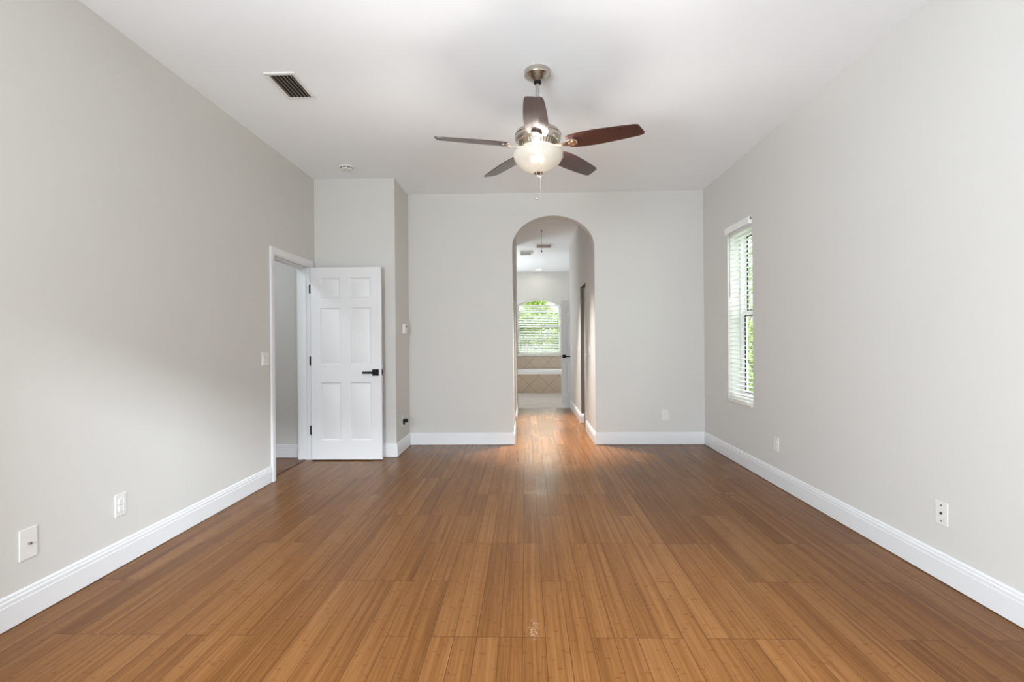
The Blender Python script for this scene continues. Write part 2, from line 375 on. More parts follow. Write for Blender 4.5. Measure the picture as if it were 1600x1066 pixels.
# arch wall
n = 40
cx, rx, spring, rise = (AL + AR) / 2, (AR - AL) / 2, 2.357, 0.369
arc = [(cx + rx * math.cos(PI * (1 - i / n)), spring + rise * math.sin(PI * i / n)) for i in range(n + 1)]
struct(MB().prism([(XJ, 0), (AL, 0)] + arc + [(AR, 0), (XR, 0), (XR, CH), (XJ, CH)], 'Y', YB, YB + T), 'wall_back', WALL, 'greige end wall with the rounded arch opening', smooth=30)
# right wall with the window opening
WY0, WY1, WZ0, WZ1, WX = 4.66, 5.225, 0.60, 2.365, 2.305
struct(MB().box(XR, WX, YR - 0.25, WY0, 0, CH).box(XR, WX, WY1, YB + T, 0, CH).box(XR, WX, WY0, WY1, 0, WZ0).box(XR, WX, WY0, WY1, WZ1, CH),
       'wall_right', WALL, 'long plain greige wall on the right with a narrow window')
# wall behind the camera with its wide glass doors and the high window
struct(MB().box(XL, -1.98, YR - 0.2, YR, 0, CH).box(-0.52, -0.02, YR - 0.2, YR, 0, CH).box(2.05, XR, YR - 0.2, YR, 0, CH).box(-0.02, 2.05, YR - 0.2, YR, 2.45, CH)
       .box(-1.98, -0.52, YR - 0.2, YR, 0, 0.55).box(-1.98, -0.52, YR - 0.2, YR, 2.35, CH),
       'wall_rear', WALL, 'greige wall behind the viewpoint with a tall glass door')
# hall beyond the arch
def hall_side(x0, x1, name, label):
    struct(MB().prism([(YB + T, 0), (6.815, 0), (6.815, 2.03), (7.452, 2.03), (7.452, 0), (HALL_END + 0.02, 0), (HALL_END + 0.02, CH), (YB + T, CH)], 'X', x0, x1), name, WALL, label)
hall_side(AR, AR + 0.13, 'wall_hall_right', 'shaded right wall of the short hall with a closet opening')
hall_side(AL - 0.13, AL, 'wall_hall_left', 'shaded left wall of the short hall seen at a sliver')
# dark closets behind the bifold doors
for sx, nm, lb in ((1, 'right', 'closet shell behind the right hall doors'), (-1, 'left', 'closet shell behind the left hall doors')):
    b = AR + 0.131 if sx > 0 else AL - 0.131
    x0, x1 = (b, b + 0.75) if sx > 0 else (b - 0.75, b)
    xo = x1 if sx > 0 else x0 - 0.05
    struct(MB().box(x0, x1, 6.2, 6.25, 0, CH).box(x0, x1, 8.2, 8.25, 0, CH).box(xo, xo + 0.05, 6.2, 8.25, 0, CH), 'wall_closet_' + nm, WALL, lb)
# bathroom shell
struct(MB().box(-1.9, AL - 0.131, HALL_END - 0.1, HALL_END + 0.02, 0, CH).box(AR + 0.131, 2.4, HALL_END - 0.1, HALL_END + 0.02, 0, CH), 'wall_bathroom_front', WALL, 'bathroom front wall either side of the hall end')
struct(MB().box(-1.9, -1.78, HALL_END + 0.02, BY + 0.2, 0, CH), 'wall_bathroom_left', WALL, 'bathroom left side wall')
struct(MB().box(2.28, 2.4, HALL_END + 0.02, BY + 0.2, 0, CH), 'wall_bathroom_right', WALL, 'bathroom right side wall')
struct(MB().box(1.49, 2.28, 9.70, 9.80, 0, CH), 'wall_bathroom_partition', WALL, 'partition wall carrying the bathroom door')
BX0, BX1, BZ0, BZ1, BRISE = -0.19, 0.907, 0.895, 2.155, 0.16
ba = [(BX0 + (BX1 - BX0) * i / 24, BZ1 + BRISE * (1 - (2 * i / 24 - 1) ** 2)) for i in range(25)]
struct(MB().prism([(-1.78, 0), (2.28, 0), (2.28, BZ0), (-1.78, BZ0)], 'Y', BY, BY + 0.2)
       .box(-1.78, BX0, BY, BY + 0.2, BZ0, BZ1).box(BX1, 2.28, BY, BY + 0.2, BZ0, BZ1)
       .prism([(-1.78, BZ1)] + ba + [(2.28, BZ1), (2.28, CH), (-1.78, CH)], 'Y', BY, BY + 0.2), 'wall_bathroom_back', WALL, 'bathroom end wall with the arched window over the tub')
# hallway beyond the left door
struct(MB().box(-4.6, XL - T - 0.001, 5.275, 5.40, 0, CH), 'wall_hallway_back', WALL, 'greige wall seen through the open doorway')
struct(MB().box(-4.7, -4.6, 2.9, 5.4, 0, CH).box(-4.6, XL - T - 0.001, 2.9, 3.0, 0, CH), 'wall_hallway_side', WALL, 'hallway walls out of sight past the doorway')

# baseboards
BP = [(0, 0.004), (0.015, 0.004), (0.015, 0.103), (0.0125, 0.106), (0.0125, 0.121), (0.0105, 0.126), (0.0085, 0.128), (0.0085, 0.136), (0.005, 0.143), (0, 0.145)]
def base(path, name, label): struct(MB().sweep(path, BP), name, TRIM, label)
# (profile lies to the left of travel)
base([(XL, 4.345), (XL, YR)], 'baseboard_left', 'tall white moulded baseboard along the left wall')
base([(AL, 6.80), (AL, YB), (XJ, YB), (XJ, YJ), (XL, YJ)], 'baseboard_back_left', 'white baseboard left of the arch and around the corner behind the door')
base([(XR, YR), (XR, YB), (AR, YB), (AR, 6.80)], 'baseboard_right', 'white baseboard along the right wall and right of the arch')
base([(AR + 0.045, 7.452), (AR, 7.452), (AR, HALL_END)], 'baseboard_hall_right', 'white baseboard on the right wall of the hall')
base([(AL, HALL_END), (AL, 7.452), (AL - 0.045, 7.452)], 'baseboard_hall_left', 'white baseboard on the left wall of the hall')
base([(XL - T - 0.001, 5.275), (-4.6, 5.275)], 'baseboard_hallway', 'white baseboard seen through the open doorway')

# threshold strip in the doorway
struct(MB().box(XL - 0.095, XL - 0.058, OY0 + 0.02, OY1 - 0.02, 0.0, 0.006, 0.002), 'trim_1', THRESH, 'dark threshold strip across the open doorway')
# door lining and casing
JI0, JI1, JZ = OY0 + 0.018, OY1 - 0.018, OZ - 0.018
struct(MB().box(XL - T - 0.004, XL + 0.002, OY0, JI0, 0, OZ).box(XL - T - 0.004, XL + 0.002, JI1, OY1, 0, OZ).box(XL - T - 0.004, XL + 0.002, JI0, JI1, JZ, OZ)
       .box(XL - 0.085, XL - 0.042, JI0, JI0 + 0.011, 0, JZ, 0.002).box(XL - 0.085, XL - 0.042, JI1 - 0.011, JI1, 0, JZ, 0.002).box(XL - 0.085, XL - 0.042, JI0 + 0.011, JI1 - 0.011, JZ - 0.011, JZ, 0.002),
       'trim_2', TRIM, 'white jamb and stop lining the open doorway')
cm = MB()
CP = [(0, 0), (0.006, 0), (0.014, 0.012), (0.016, 0.03), (0.016, 0.062), (0.012, 0.068), (0, 0.068)]   # depth from the wall, distance from the opening
e0, e1, ez = JI0 - 0.005, JI1 + 0.005, JZ + 0.005
def casing_bar(y_out, y_in, z0, z1):
    b = bmesh.new(); s = 1 if y_out > y_in else -1
    cm.prism([(XL + d, y_in + s * w) for d, w in CP], 'Z', z0, z1)
casing_bar(e0 - 0.068, e0, 0, ez + 0.068); casing_bar(e1 + 0.068, e1, 0, ez + 0.068)
cm.prism([(XL + d, ez + w) for d, w in CP], 'Y', e0, e1)
struct(cm, 'trim_3', TRIM, 'white casing framing the open doorway on the left wall')
struct(MB().box(XL - 0.03, XL - 0.005, JI0, JI0 + 0.003, 0.885, 0.95).box(XL - 0.006, XL + 0.004, JI0, JI0 + 0.006, 0.893, 0.94, 0.002), 'trim_4', BLACK, 'small black strike plate on the near door jamb')

# ================================================================ six-panel doors
def panel_leaf(W, H, t, cols, rows, d1=0.009):
    """leaf in its own frame: x 0..W, y 0..t (front at y=0), z 0..H with moulded panels on both faces"""
    b = bmesh.new()
    xs = sorted({0, W, *[c for q in cols for c in q]}); zs = sorted({0, H, *[r for q in rows for r in q]})
    for y, flip in ((0.0, False), (t, True)):
        V = {(x, z): b.verts.new((x, y, z)) for x in xs for z in zs}; panels = []
        for x0, x1 in zip(xs, xs[1:]):
            for z0, z1 in zip(zs, zs[1:]):
                q = [V[x0, z0], V[x1, z0], V[x1, z1], V[x0, z1]]
                f = b.faces.new(q[::-1] if flip else q)
                if (x0, x1) in cols and (z0, z1) in rows: panels.append(f)
        b.normal_update()
        r = bmesh.ops.inset_individual(b, faces=panels, thickness=0.010, depth=-d1)
        r = bmesh.ops.inset_individual(b, faces=panels, thickness=0.006, depth=0.0)
        r = bmesh.ops.inset_individual(b, faces=panels, thickness=0.024, depth=d1 * 0.65)
    # rim
    co = [(0, 0), (W, 0), (W, H), (0, H)]
    lo = [b.verts.new((x, 0, z)) for x, z in co]; hi = [b.verts.new((x, t, z)) for x, z in co]
    for i in range(4): b.faces.new((lo[i], hi[i], hi[(i + 1) % 4], lo[(i + 1) % 4]))
    bmesh.ops.remove_doubles(b, verts=list(b.verts), dist=1e-5)
    return b
def six_panel(W, H, t):
    cols = [(0.137 * W, 0.418 * W), (0.562 * W, 0.850 * W)]
    rows = [((1 - a) * H, (1 - c) * H) for a, c in ((0.898, 0.600), (0.507, 0.212), (0.157, 0.057))]
    return panel_leaf(W, H, t, cols, rows)
def lever(root, x, z, yf, sgn, t):
    """black square rosette with a flat lever, on both faces. sgn: lever direction in x"""
    hb = MB()
    for f, s in ((yf, -1), (yf + t, 1)):
        y0, y1 = sorted((f, f + s * 0.010)); hb.box(x - 0.034, x + 0.034, y0, y1, z - 0.034, z + 0.034, 0.002)
        hb.cyl((x, f + s * 0.009, z), (0, s, 0), 0.011, 0.034)
        y0, y1 = sorted((f + s * 0.034, f + s * 0.046)); a, b_ = sorted((x - sgn * 0.014, x + sgn * 0.128)); hb.box(a, b_, y0, y1, z - 0.011, z + 0.011, 0.003)
    return hb
LW, LH, LT = 0.742, 2.012, 0.035
LX, LY, LZ = XL + 0.024, 5.138, 0.012
d1 = thing('door_1', 'white six-panel door standing wide open with a black lever handle', None, (LX, LY, 0), kind='structure')
MB().add(six_panel(LW, LH, LT), Matrix.Translation((LX, LY, LZ))).build('door_leaf', DOOR, d1, origin=(LX, LY, LZ), smooth=25)
lever(d1, LX + LW - 0.062, 0.921, LY, -1, LT).build('door_handle', BLACK, d1, origin=(LX + LW - 0.062, LY, 0.921), label='black square-rose lever handle')
MB().box(LX + LW - 0.0005, LX + LW + 0.003, LY + 0.005, LY + 0.030, 0.890, 0.955, 0.001).box(LX + LW, LX + LW + 0.011, LY + 0.010, LY + 0.024, 0.912, 0.932, 0.003).build('latch_plate', BLACK, d1, label='black latch plate on the door edge')
for hz in (1.80, 1.045, 0.32):
    hx, hy = LX - 0.008, LY + 0.006
    MB().cyl((hx, hy, hz - 0.045), (0, 0, 1), 0.008, 0.09, 16, 0.002).cyl((hx, hy, hz + 0.045), (0, 0, 1), 0.005, 0.006, 12, 0.001).cyl((hx, hy, hz - 0.051), (0, 0, 1), 0.005, 0.006, 12, 0.001)\
        .box(hx - 0.012, hx, hy, hy + 0.038, hz - 0.044, hz + 0.044, 0.001).box(hx, LX, hy, hy + 0.025, hz - 0.044, hz + 0.044).build('hinge', BLACK, d1, label='black door hinge', smooth=30)
# bathroom door, half hidden by the hall wall
BDX, BDY = 0.703, 9.715
d2 = thing('door_2', 'white panel door in the bathroom partly hidden by the hall wall', None, (BDX, BDY, 0), kind='structure')
b = six_panel(0.76, 2.02, 0.035); b.transform(Matrix.Translation((BDX, BDY, 0.01)))
MB().add(b).build('door_leaf', DOOR, d2, origin=(BDX, BDY, 0.01), smooth=25)
lever(d2, BDX + 0.055, 0.925, BDY, 1, 0.035).build('door_handle', BLACK, d2, origin=(BDX + 0.055, BDY, 0.925), label='black lever handle')
MB().box(BDX - 0.009, BDX + 0.0005, BDY + 0.010, BDY + 0.024, 0.915, 0.935, 0.002).build('latch', BLACK, d2, label='black latch')
# bifold closet doors in the hall
def bifold(idx, x_face, s, label):
    """x_face: face towards the hall; s: direction into the closet"""
    r = thing('door_%d' % idx, label, None, (x_face, 7.13, 0), kind='structure')
    for k in range(2):
        y0 = 6.819 + k * 0.3155
        lf = panel_leaf(0.312, 1.995, 0.03, [(0.06, 0.252)], [(0.15, 0.85), (1.0, 1.85)], 0.006)
        lf.transform(Matrix.Rotation(PI / 2 if s < 0 else -PI / 2, 4, 'Z'))
        lf.transform(Matrix.Translation((x_face, y0 if s < 0 else y0 + 0.312, 0.015)))
        MB().add(lf).build('door_leaf', CLOSET, r, smooth=25)
    for z in (1.587, 0.879, 0.236):
        a, b_ = sorted((x_face, x_face - s * 0.006))
        MB().box(a, b_, 7.105, 7.16, z - 0.035, z + 0.035, 0.001).cyl((x_face - s * 0.006, 7.1325, z - 0.035), (0, 0, 1), 0.005, 0.07, 12).build('hinge', NICKELD, r, label='nickel bifold hinge')
    a, b_ = sorted((x_face, x_face + s * 0.03))
    MB().box(a, b_, 6.817, 7.444, 2.010, 2.023).build('track', THRESH, r, label='dark track at the head of the opening')
TAUPE = mat('dark_taupe_jamb', (0.13, 0.115, 0.098), 0.5, var=(12, 0.1))
struct(MB().box(AR + 0.001, AR + 0.052, 7.445, 7.4518, 0.0, 2.0295).box(AR + 0.001, AR + 0.052, 6.816, 7.445, 2.024, 2.0298), 'trim_6', TAUPE, 'dark taupe jamb lining the closet opening in the hall')
bifold(3, AR + 0.055, 1, 'grey folding closet doors recessed in the right hall wall')
bifold(4, AL - 0.055, -1, 'folding closet doors recessed in the left hall wall')

# ================================================================ windows
# right-hand window of the room
w1 = thing('window_1', 'narrow tall single-hung window in the right wall behind white blinds', None, (WX - 0.05, (WY0 + WY1) / 2, WZ0), kind='structure')
fx0, fx1 = 2.236, 2.300
mid = 1.50
MB().box(fx0, fx1, WY0, WY0 + 0.035, WZ0, WZ1).box(fx0, fx1, WY1 - 0.035, WY1, WZ0, WZ1).box(fx0, fx1, WY0 + 0.035, WY1 - 0.035, WZ0, WZ0 + 0.045).box(fx0, fx1, WY0 + 0.035, WY1 - 0.035, WZ1 - 0.035, WZ1).build('window_frame', VINYL, w1)
def sash(x0, x1, z0, z1, name):
    y0, y1 = WY0 + 0.036, WY1 - 0.036
    f = MB().box(x0, x1, y0, y0 + 0.034, z0, z1, 0.002).box(x0, x1, y1 - 0.034, y1, z0, z1, 0.002).box(x0, x1, y0 + 0.034, y1 - 0.034, z0, z0 + 0.045, 0.002).box(x0, x1, y0 + 0.034, y1 - 0.034, z1 - 0.04, z1, 0.002).build(name, VINYL, w1)
    xm = (x0 + x1) / 2
    MB().box(xm - 0.006, xm + 0.006, y0 + 0.034, y0 + 0.046, z0 + 0.045, z1 - 0.04).box(xm - 0.006, xm + 0.006, y1 - 0.046, y1 - 0.034, z0 + 0.045, z1 - 0.04).box(xm - 0.006, xm + 0.006, y0 + 0.046, y1 - 0.046, z1 - 0.050, z1 - 0.04).box(xm - 0.006, xm + 0.006, y0 + 0.046, y1 - 0.046, z0 + 0.045, z0 + 0.055).build('gasket', BLACK, f, label='black glazing gasket')
    MB().box(xm - 0.002, xm + 0.002, y0 + 0.046, y1 - 0.046, z0 + 0.055, z1 - 0.050).build('pane', GLASS, f)
sash(2.246, 2.270, WZ0 + 0.046, mid + 0.02, 'lower_sash'); sash(2.273, 2.297, mid - 0.02, WZ1 - 0.036, 'upper_sash')
MB().box(XR - 0.022, fx0, WY0 + 0.001, WY1 - 0.001, WZ0 + 0.0005, WZ0 + 0.018, 0.004).build('window_sill', MARBLE, w1, label='cream marble sill')
# bathroom window
w2 = thing('window_2', 'arched white window full of green foliage over the bathtub', None, (0.36, BY + 0.1, BZ0), kind='structure')
fy0, fy1 = BY + 0.11, BY + 0.17
inner = [(BX0 + 0.04 + (BX1 - BX0 - 0.08) * i / 24, BZ1 - 0.035 + BRISE * (1 - (2 * i / 24 - 1) ** 2)) for i in range(25)]
f = MB().box(BX0, BX0 + 0.04, fy0, fy1, BZ0, BZ1).box(BX1 - 0.04, BX1, fy0, fy1, BZ0, BZ1).box(BX0 + 0.04, BX1 - 0.04, fy0, fy1, BZ0, BZ0 + 0.05).box(BX0 + 0.04, BX1 - 0.04, fy0, fy1, 1.585, 1.63)
for (a, b_), (c, d) in zip(zip(ba, ba[1:]), zip(inner, inner[1:])): f.prism([a, b_, d, c], 'Y', fy0, fy1)
arcr = [(BX0 + 0.04 + (BX1 - BX0 - 0.08) * i / 24, 1.945 + 0.03 * (1 - (2 * i / 24 - 1) ** 2)) for i in range(25)]
for a, b_ in zip(arcr, arcr[1:]): f.prism([a, b_, (b_[0], b_[1] + 0.028), (a[0], a[1] + 0.028)], 'Y', fy0, fy1)
fr = f.build('window_frame', VINYL, w2)
MB().prism([(BX0 + 0.03, BZ0 + 0.04), (BX1 - 0.03, BZ0 + 0.04), (BX1 - 0.03, BZ1 - 0.02)] + [(x, z) for x, z in inner[::-1][1:-1]] + [(BX0 + 0.03, BZ1 - 0.02)], 'Y', fy0 + 0.028, fy0 + 0.032).build('pane', GLASS, fr)
MB().box(BX0 - 0.02, BX1 + 0.02, BY - 0.03, BY, BZ0 - 0.06, BZ0, 0.004).box(BX0 + 0.001, BX1 - 0.001, BY, fy0, BZ0, BZ0 + 0.012).build('window_sill', MARBLE, w2, label='pale sill ledge')
# glass doors behind the viewpoint (they let the daylight in)
w3 = thing('window_3', 'tall glazed door and window in the rear wall', None, (0.35, YR - 0.1, 0), kind='structure')
g = MB()
for x in (-0.02, 0.985, 1.99): g.box(x, x + 0.06, YR - 0.13, YR - 0.08, 0, 2.45)
g.box(0.04, 1.99, YR - 0.13, YR - 0.08, 2.39, 2.45).box(0.04, 1.99, YR - 0.13, YR - 0.08, 0, 0.06)
for x in (-1.98, -0.57): g.box(x, x + 0.05, YR - 0.13, YR - 0.08, 0.55, 2.35)
g.box(-1.93, -0.57, YR - 0.13, YR - 0.08, 0.55, 0.60).box(-1.93, -0.57, YR - 0.13, YR - 0.08, 2.30, 2.35)
g.build('window_frame', VINYL, w3)

# ================================================================ blinds
def blind(x0, x1, along, c, z0, z1, pitch_, width, tilt, slat_t=0.003):
    """slats as one mesh: along='Y' -> runs in Y between x0,x1 at X=c"""
    m = MB(); z = z0
    while z < z1:
        b = bmesh.new(); k = 5; top = []; bot = []
        for i in range(k):
            w = (i / (k - 1) - 0.5) * width; h = 0.0035 * (1 - (2 * i / (k - 1) - 1) ** 2)
            dw, dz = w * math.cos(tilt) - h * math.sin(tilt), w * math.sin(tilt) + h * math.cos(tilt)
            for t_, L_ in ((slat_t / 2, top), (-slat_t / 2, bot)):
                pa, pb = ((c + dw, x0, z + dz + t_), (c + dw, x1, z + dz + t_)) if along == 'Y' else ((x0, c + dw, z + dz + t_), (x1, c + dw, z + dz + t_))
                L_.append((b.verts.new(pa), b.verts.new(pb)))
        for i in range(k - 1):
            b.faces.new((top[i][0], top[i][1], top[i + 1][1], top[i + 1][0])); b.faces.new((bot[i][0], bot[i + 1][0], bot[i + 1][1], bot[i][1]))
        for i in (0, k - 1): b.faces.new((top[i][0], top[i][1], bot[i][1], bot[i][0]))
        for e in (0, 1): b.faces.new([top[i][e] for i in range(k)] + [bot[i][e] for i in range(k - 1, -1, -1)])
        m.add(b); z += pitch_
    return m
BC = 2.150
bl = thing('window_blind', 'white slatted blind with valance hanging in the narrow right wall window', 'blind', (BC, (WY0 + WY1) / 2, WZ0 + 0.018))
y0, y1 = WY0 + 0.008, WY1 - 0.008
blind(y0, y1, 'Y', BC, 0.685, 2.29, 0.0445, 0.048, 0.05).build('slats', BLIND, bl, smooth=40)
MB().box(BC - 0.028, BC + 0.028, y0, y1, 2.305, 2.362, 0.002).build('headrail', BLIND, bl)
MB().box(XR - 0.027, XR - 0.018, WY0 + 0.012, WY1 + 0.0, 2.315, 2.382, 0.003).box(XR - 0.018, XR + 0.01, WY0 + 0.012, WY0 + 0.021, 2.315, 2.36, 0.001).box(XR - 0.018, XR - 0.0005, WY1 - 0.009, WY1, 2.315, 2.382, 0.001).build('valance', BLIND, bl)
MB().box(XR - 0.016, XR - 0.004, WY0 + 0.005, WY0 + 0.011, 2.35, 2.372, 0.001).build('clip', GREYSLOT, bl, label='grey valance clip')
MB().box(BC - 0.025, BC + 0.025, y0, y1, 0.640, 0.660, 0.004).build('bottom_rail', BLIND, bl)
lad = MB()
for yy in (y0 + 0.10, y1 - 0.10):
    for xx in (BC - 0.026, BC + 0.026): lad.tube([(xx, yy, 0.655), (xx, yy, 2.31)], 0.0009, 6)
lad.build('ladder_cord', BLIND, bl)
MB().tube([(BC - 0.034, y1 - 0.035, 2.31), (BC - 0.036, y1 - 0.035, 1.67)], 0.0035, 8).build('tilt_wand', GREYSLOT, bl, label='slim grey tilt wand')
MB().tube([(BC - 0.032, y1 - 0.008, 2.31), (BC - 0.032, y1 - 0.008, 1.0)], 0.0012, 6).cyl((BC - 0.032, y1 - 0.008, 0.97), (0, 0, 1), 0.005, 0.035, 10, 0.002).build('pull_cord', PLATE, bl)
bb = thing('window_blind', 'white slatted blind over the arched bathroom window', 'blind', (0.36, BY + 0.05, BZ0 + 0.012))
blind(BX0 + 0.01, BX1 - 0.01, 'X', BY + 0.05, 0.965, 2.11, 0.043, 0.046, 0.22).build('slats', BLIND, bb, smooth=40)
MB().box(BX0 + 0.008, BX1 - 0.008, BY + 0.02, BY + 0.078, 2.115, 2.150, 0.002).build('headrail', BLIND, bb)
MB().box(BX0 + 0.01, BX1 - 0.01, BY + 0.025, BY + 0.075, 0.925, 0.945, 0.003).build('bottom_rail', BLIND, bb)
MB().tube([(BX1 - 0.07, BY + 0.02, 2.12), (BX1 - 0.07, BY + 0.018, 1.35)], 0.004, 8).build('tilt_wand', GREYSLOT, bb, label='slim grey tilt wand')

# ================================================================ ceiling fan
FX, FY = 0.094, 3.243
fan = thing('ceiling_fan', 'nickel ceiling fan with five mahogany blades and a lit white glass bowl', 'ceiling fan', (FX, FY, 2.3))
TF = Matrix.Translation((FX, FY, 0))
def fl(prof, name, m, seg=64, parent=fan, **kw): return MB().lathe(prof, seg, TF).build(name, m, parent, smooth=35, **kw)
can = fl([(0, 2.9995), (0.0845, 2.9995), (0.086, 2.997), (0.086, 2.972), (0.083, 2.966), (0.079, 2.964), (0.066, 2.953), (0.047, 2.941), (0.030, 2.934), (0.026, 2.931), (0, 2.931)], 'canopy', NICKEL)
fl([(0, 2.932), (0.024, 2.932), (0.025, 2.926), (0.022, 2.915), (0.014, 2.913), (0, 2.913)], 'collar', BLACK, parent=can, label='black rubber collar')
fl([(0, 2.913), (0.0133, 2.913), (0.0133, 2.60), (0, 2.60)], 'downrod', NICKELD)
fl([(0, 2.665), (0.018, 2.665), (0.024, 2.66), (0.026, 2.635), (0.034, 2.625), (0.075, 2.622), (0.118, 2.614), (0.140, 2.600), (0.150, 2.582), (0.152, 2.578), (0.148, 2.574),
    (0.150, 2.568), (0.149, 2.553), (0.142, 2.537), (0.137, 2.532), (0.120, 2.529), (0, 2.529)], 'motor_housing', NICKEL)
# slotted lower ring, radial ribs flaring towards the light kit
rb = MB().lathe([(0, 2.529), (0.118, 2.529), (0.104, 2.50), (0.088, 2.492), (0, 2.492)], 64, TF)
for k in range(40):
    a = 2 * PI * k / 40; b = bmesh.new(); bmesh.ops.create_cube(b, size=1.0)
    b.transform(TF @ Matrix.Rotation(a, 4, 'Z') @ Matrix.Translation((0.121, 0, 2.513)) @ Matrix.Rotation(0.45, 4, 'Y') @ Matrix.Diagonal((0.014, 0.0055, 0.034, 1))); rb.add(b)
rb.build('vent_ring', NICKEL, fan, smooth=30)
fl([(0, 2.493), (0.07, 2.493), (0.052, 2.487), (0.048, 2.472), (0.044, 2.466), (0, 2.464)], 'light_fitter', NICKEL)
for k in range(3):
    a = 2 * PI * k / 3 + 0.5
    MB().tube([(FX + 0.03 * math.cos(a), FY + 0.03 * math.sin(a), 2.478), (FX + 0.158 * math.cos(a), FY + 0.158 * math.sin(a), 2.462)], 0.004, 8).build('bowl_arm', NICKEL, fan, smooth=40)
# bowl: thin frosted shell, open at the top
bp = []
for i in range(21):
    a = i / 20 * PI / 2; bp.append((0.161 * math.cos(a) ** 1.22 if i < 20 else 0.0, 2.452 - 0.116 * math.sin(a)))
inn = [(max(0, r - 0.004) if r > 0.02 else r, z + 0.004) for r, z in bp[::-1]]
outer = [(0.160, 2.466), (0.163, 2.461)] + bp
shell = outer + [(0.0, 2.340)] + inn[1:] + [(0.154, 2.466)]
bowl = MB().lathe(shell, 72, TF, closed=True).build('glass_bowl', FROST, fan, smooth=60, label='lit frosted white glass bowl')
fl([(0, 2.345), (0.020, 2.342), (0.032, 2.336), (0.033, 2.330), (0.022, 2.324), (0.012, 2.318), (0.010, 2.308), (0.006, 2.301), (0, 2.299)], 'finial', NICKEL)
for dx, dy, zb, kn in ((-0.009, -0.030, 2.165, True), (0.013, -0.030, 2.178, False)):
    ch = MB(); z = 2.335
    ch.tube([(FX + dx, FY + dy, 2.336), (FX + dx, FY + dy, zb)], 0.0007, 6)
    while z > zb: ch.sphere((FX + dx, FY + dy, z), 0.0021, 8); z -= 0.0052
    c = ch.build('pull_chain', CHROME, fan, smooth=60)
    if kn: MB().sphere((FX + dx, FY + dy, zb - 0.008), 0.0105, 16, (1, 1, 0.8)).build('chain_knob', CHROME, c, smooth=60)
    else: MB().cyl((FX + dx, FY + dy, 2.292), (0, 0, 1), 0.006, 0.022, 14, 0.002).build('chain_knob', CHROME, c, smooth=60)
# blades
def blade_mesh():
    b = bmesh.new(); r0, r1 = 0.20, 0.665
    prof = [(0.0, 0.050), (0.03, 0.060), (0.10, 0.068), (0.22, 0.0735), (0.38, 0.0745), (0.55, 0.071), (0.70, 0.066), (0.84, 0.060), (0.93, 0.0555), (0.975, 0.050), (0.993, 0.042), (1.0, 0.033)]
    up, lo = [], []
    for s, w in prof:
        x = r0 + (r1 - r0) * s
        up.append((x + (0.010 if s > 0.9 else 0) * (s - 0.9) * 10, w)); lo.append((x - (0.010 if s > 0.9 else 0) * (s - 0.9) * 10, -w))
    pts = up + lo[::-1]
    A = [b.verts.new((x, y, 0.003)) for x, y in pts]; B = [b.verts.new((x, y, -0.003)) for x, y in pts]; n_ = len(pts)
    b.faces.new(A); b.faces.new(B[::-1])
    for i in range(n_): b.faces.new((A[i], B[i], B[(i + 1) % n_], A[(i + 1) % n_]))
    bmesh.ops.recalc_face_normals(b, faces=list(b.faces))
    return b
def iron_mesh():
    m = MB()
    # arm from the hub, dropping slightly, to a rounded plate under the blade root
    arm = [(0.085, 0.018, 0.000), (0.12, 0.016, -0.004), (0.16, 0.013, -0.010), (0.195, 0.020, -0.010), (0.205, 0.030, -0.0065)]
    b = bmesh.new(); rows = []
    for x, w, z in arm:
        rows.append([b.verts.new((x, -w, z)), b.verts.new((x, w, z)), b.verts.new((x, w, z - 0.009)), b.verts.new((x, -w, z - 0.009))])
    for A, B in zip(rows, rows[1:]):
        for i in range(4): b.faces.new((A[i], A[(i + 1) % 4], B[(i + 1) % 4], B[i]))
    b.faces.new(rows[0][::-1]); b.faces.new(rows[-1])
    bmesh.ops.bevel(b, geom=list(b.edges), offset=0.002, segments=2, affect='EDGES')
    m.add(b)
    m.lathe([(0, -0.0035), (0.034, -0.0035), (0.036, -0.006), (0.036, -0.010), (0.032, -0.014), (0, -0.016)], 40, Matrix.Translation((0.228, 0, 0)))
    for y in (-0.018, 0.018): m.sphere((0.236, y, -0.0145), 0.0045, 10, (1, 1, 0.6))
    m.sphere((0.212, 0, -0.0155), 0.0045, 10, (1, 1, 0.6))
    return m
bme = bpy.data.meshes.new('fan_blade'); bb_ = blade_mesh(); bb_.to_mesh(bme); bb_.free(); bme.materials.append(BLADE)
im = iron_mesh(); ime = bpy.data.meshes.new('blade_iron'); im.bm.to_mesh(ime); im.bm.free(); ime.materials.append(NICKEL)
ime.polygons.foreach_set('use_smooth', [True] * len(ime.polygons)); ime.set_sharp_from_angle(angle=math.radians(35))
for k in range(5):
    th = math.radians(-93.4 + 72 * k)
    o = bpy.data.objects.new('fan_blade', bme); C.objects.link(o); o.parent = fan
    o.location = (0, 0, 2.506 - 2.3)
    o.rotation_euler = (Matrix.Rotation(th, 4, 'Z') @ Matrix.Rotation(math.radians(-13), 4, 'X')).to_euler()
    i2 = bpy.data.objects.new('blade_iron', ime); C.objects.link(i2); i2.parent = o; i2['label'] = 'nickel blade bracket'
for k in range(3):
    a = math.radians(-80 + 120 * k); bx, by = FX + 0.030 * math.cos(a), FY + 0.030 * math.sin(a)
    lamp('fan_bulb_light', 'POINT', (bx, by, 2.426), 8, (1.0, 0.95, 0.88), shadow_soft_size=0.024)

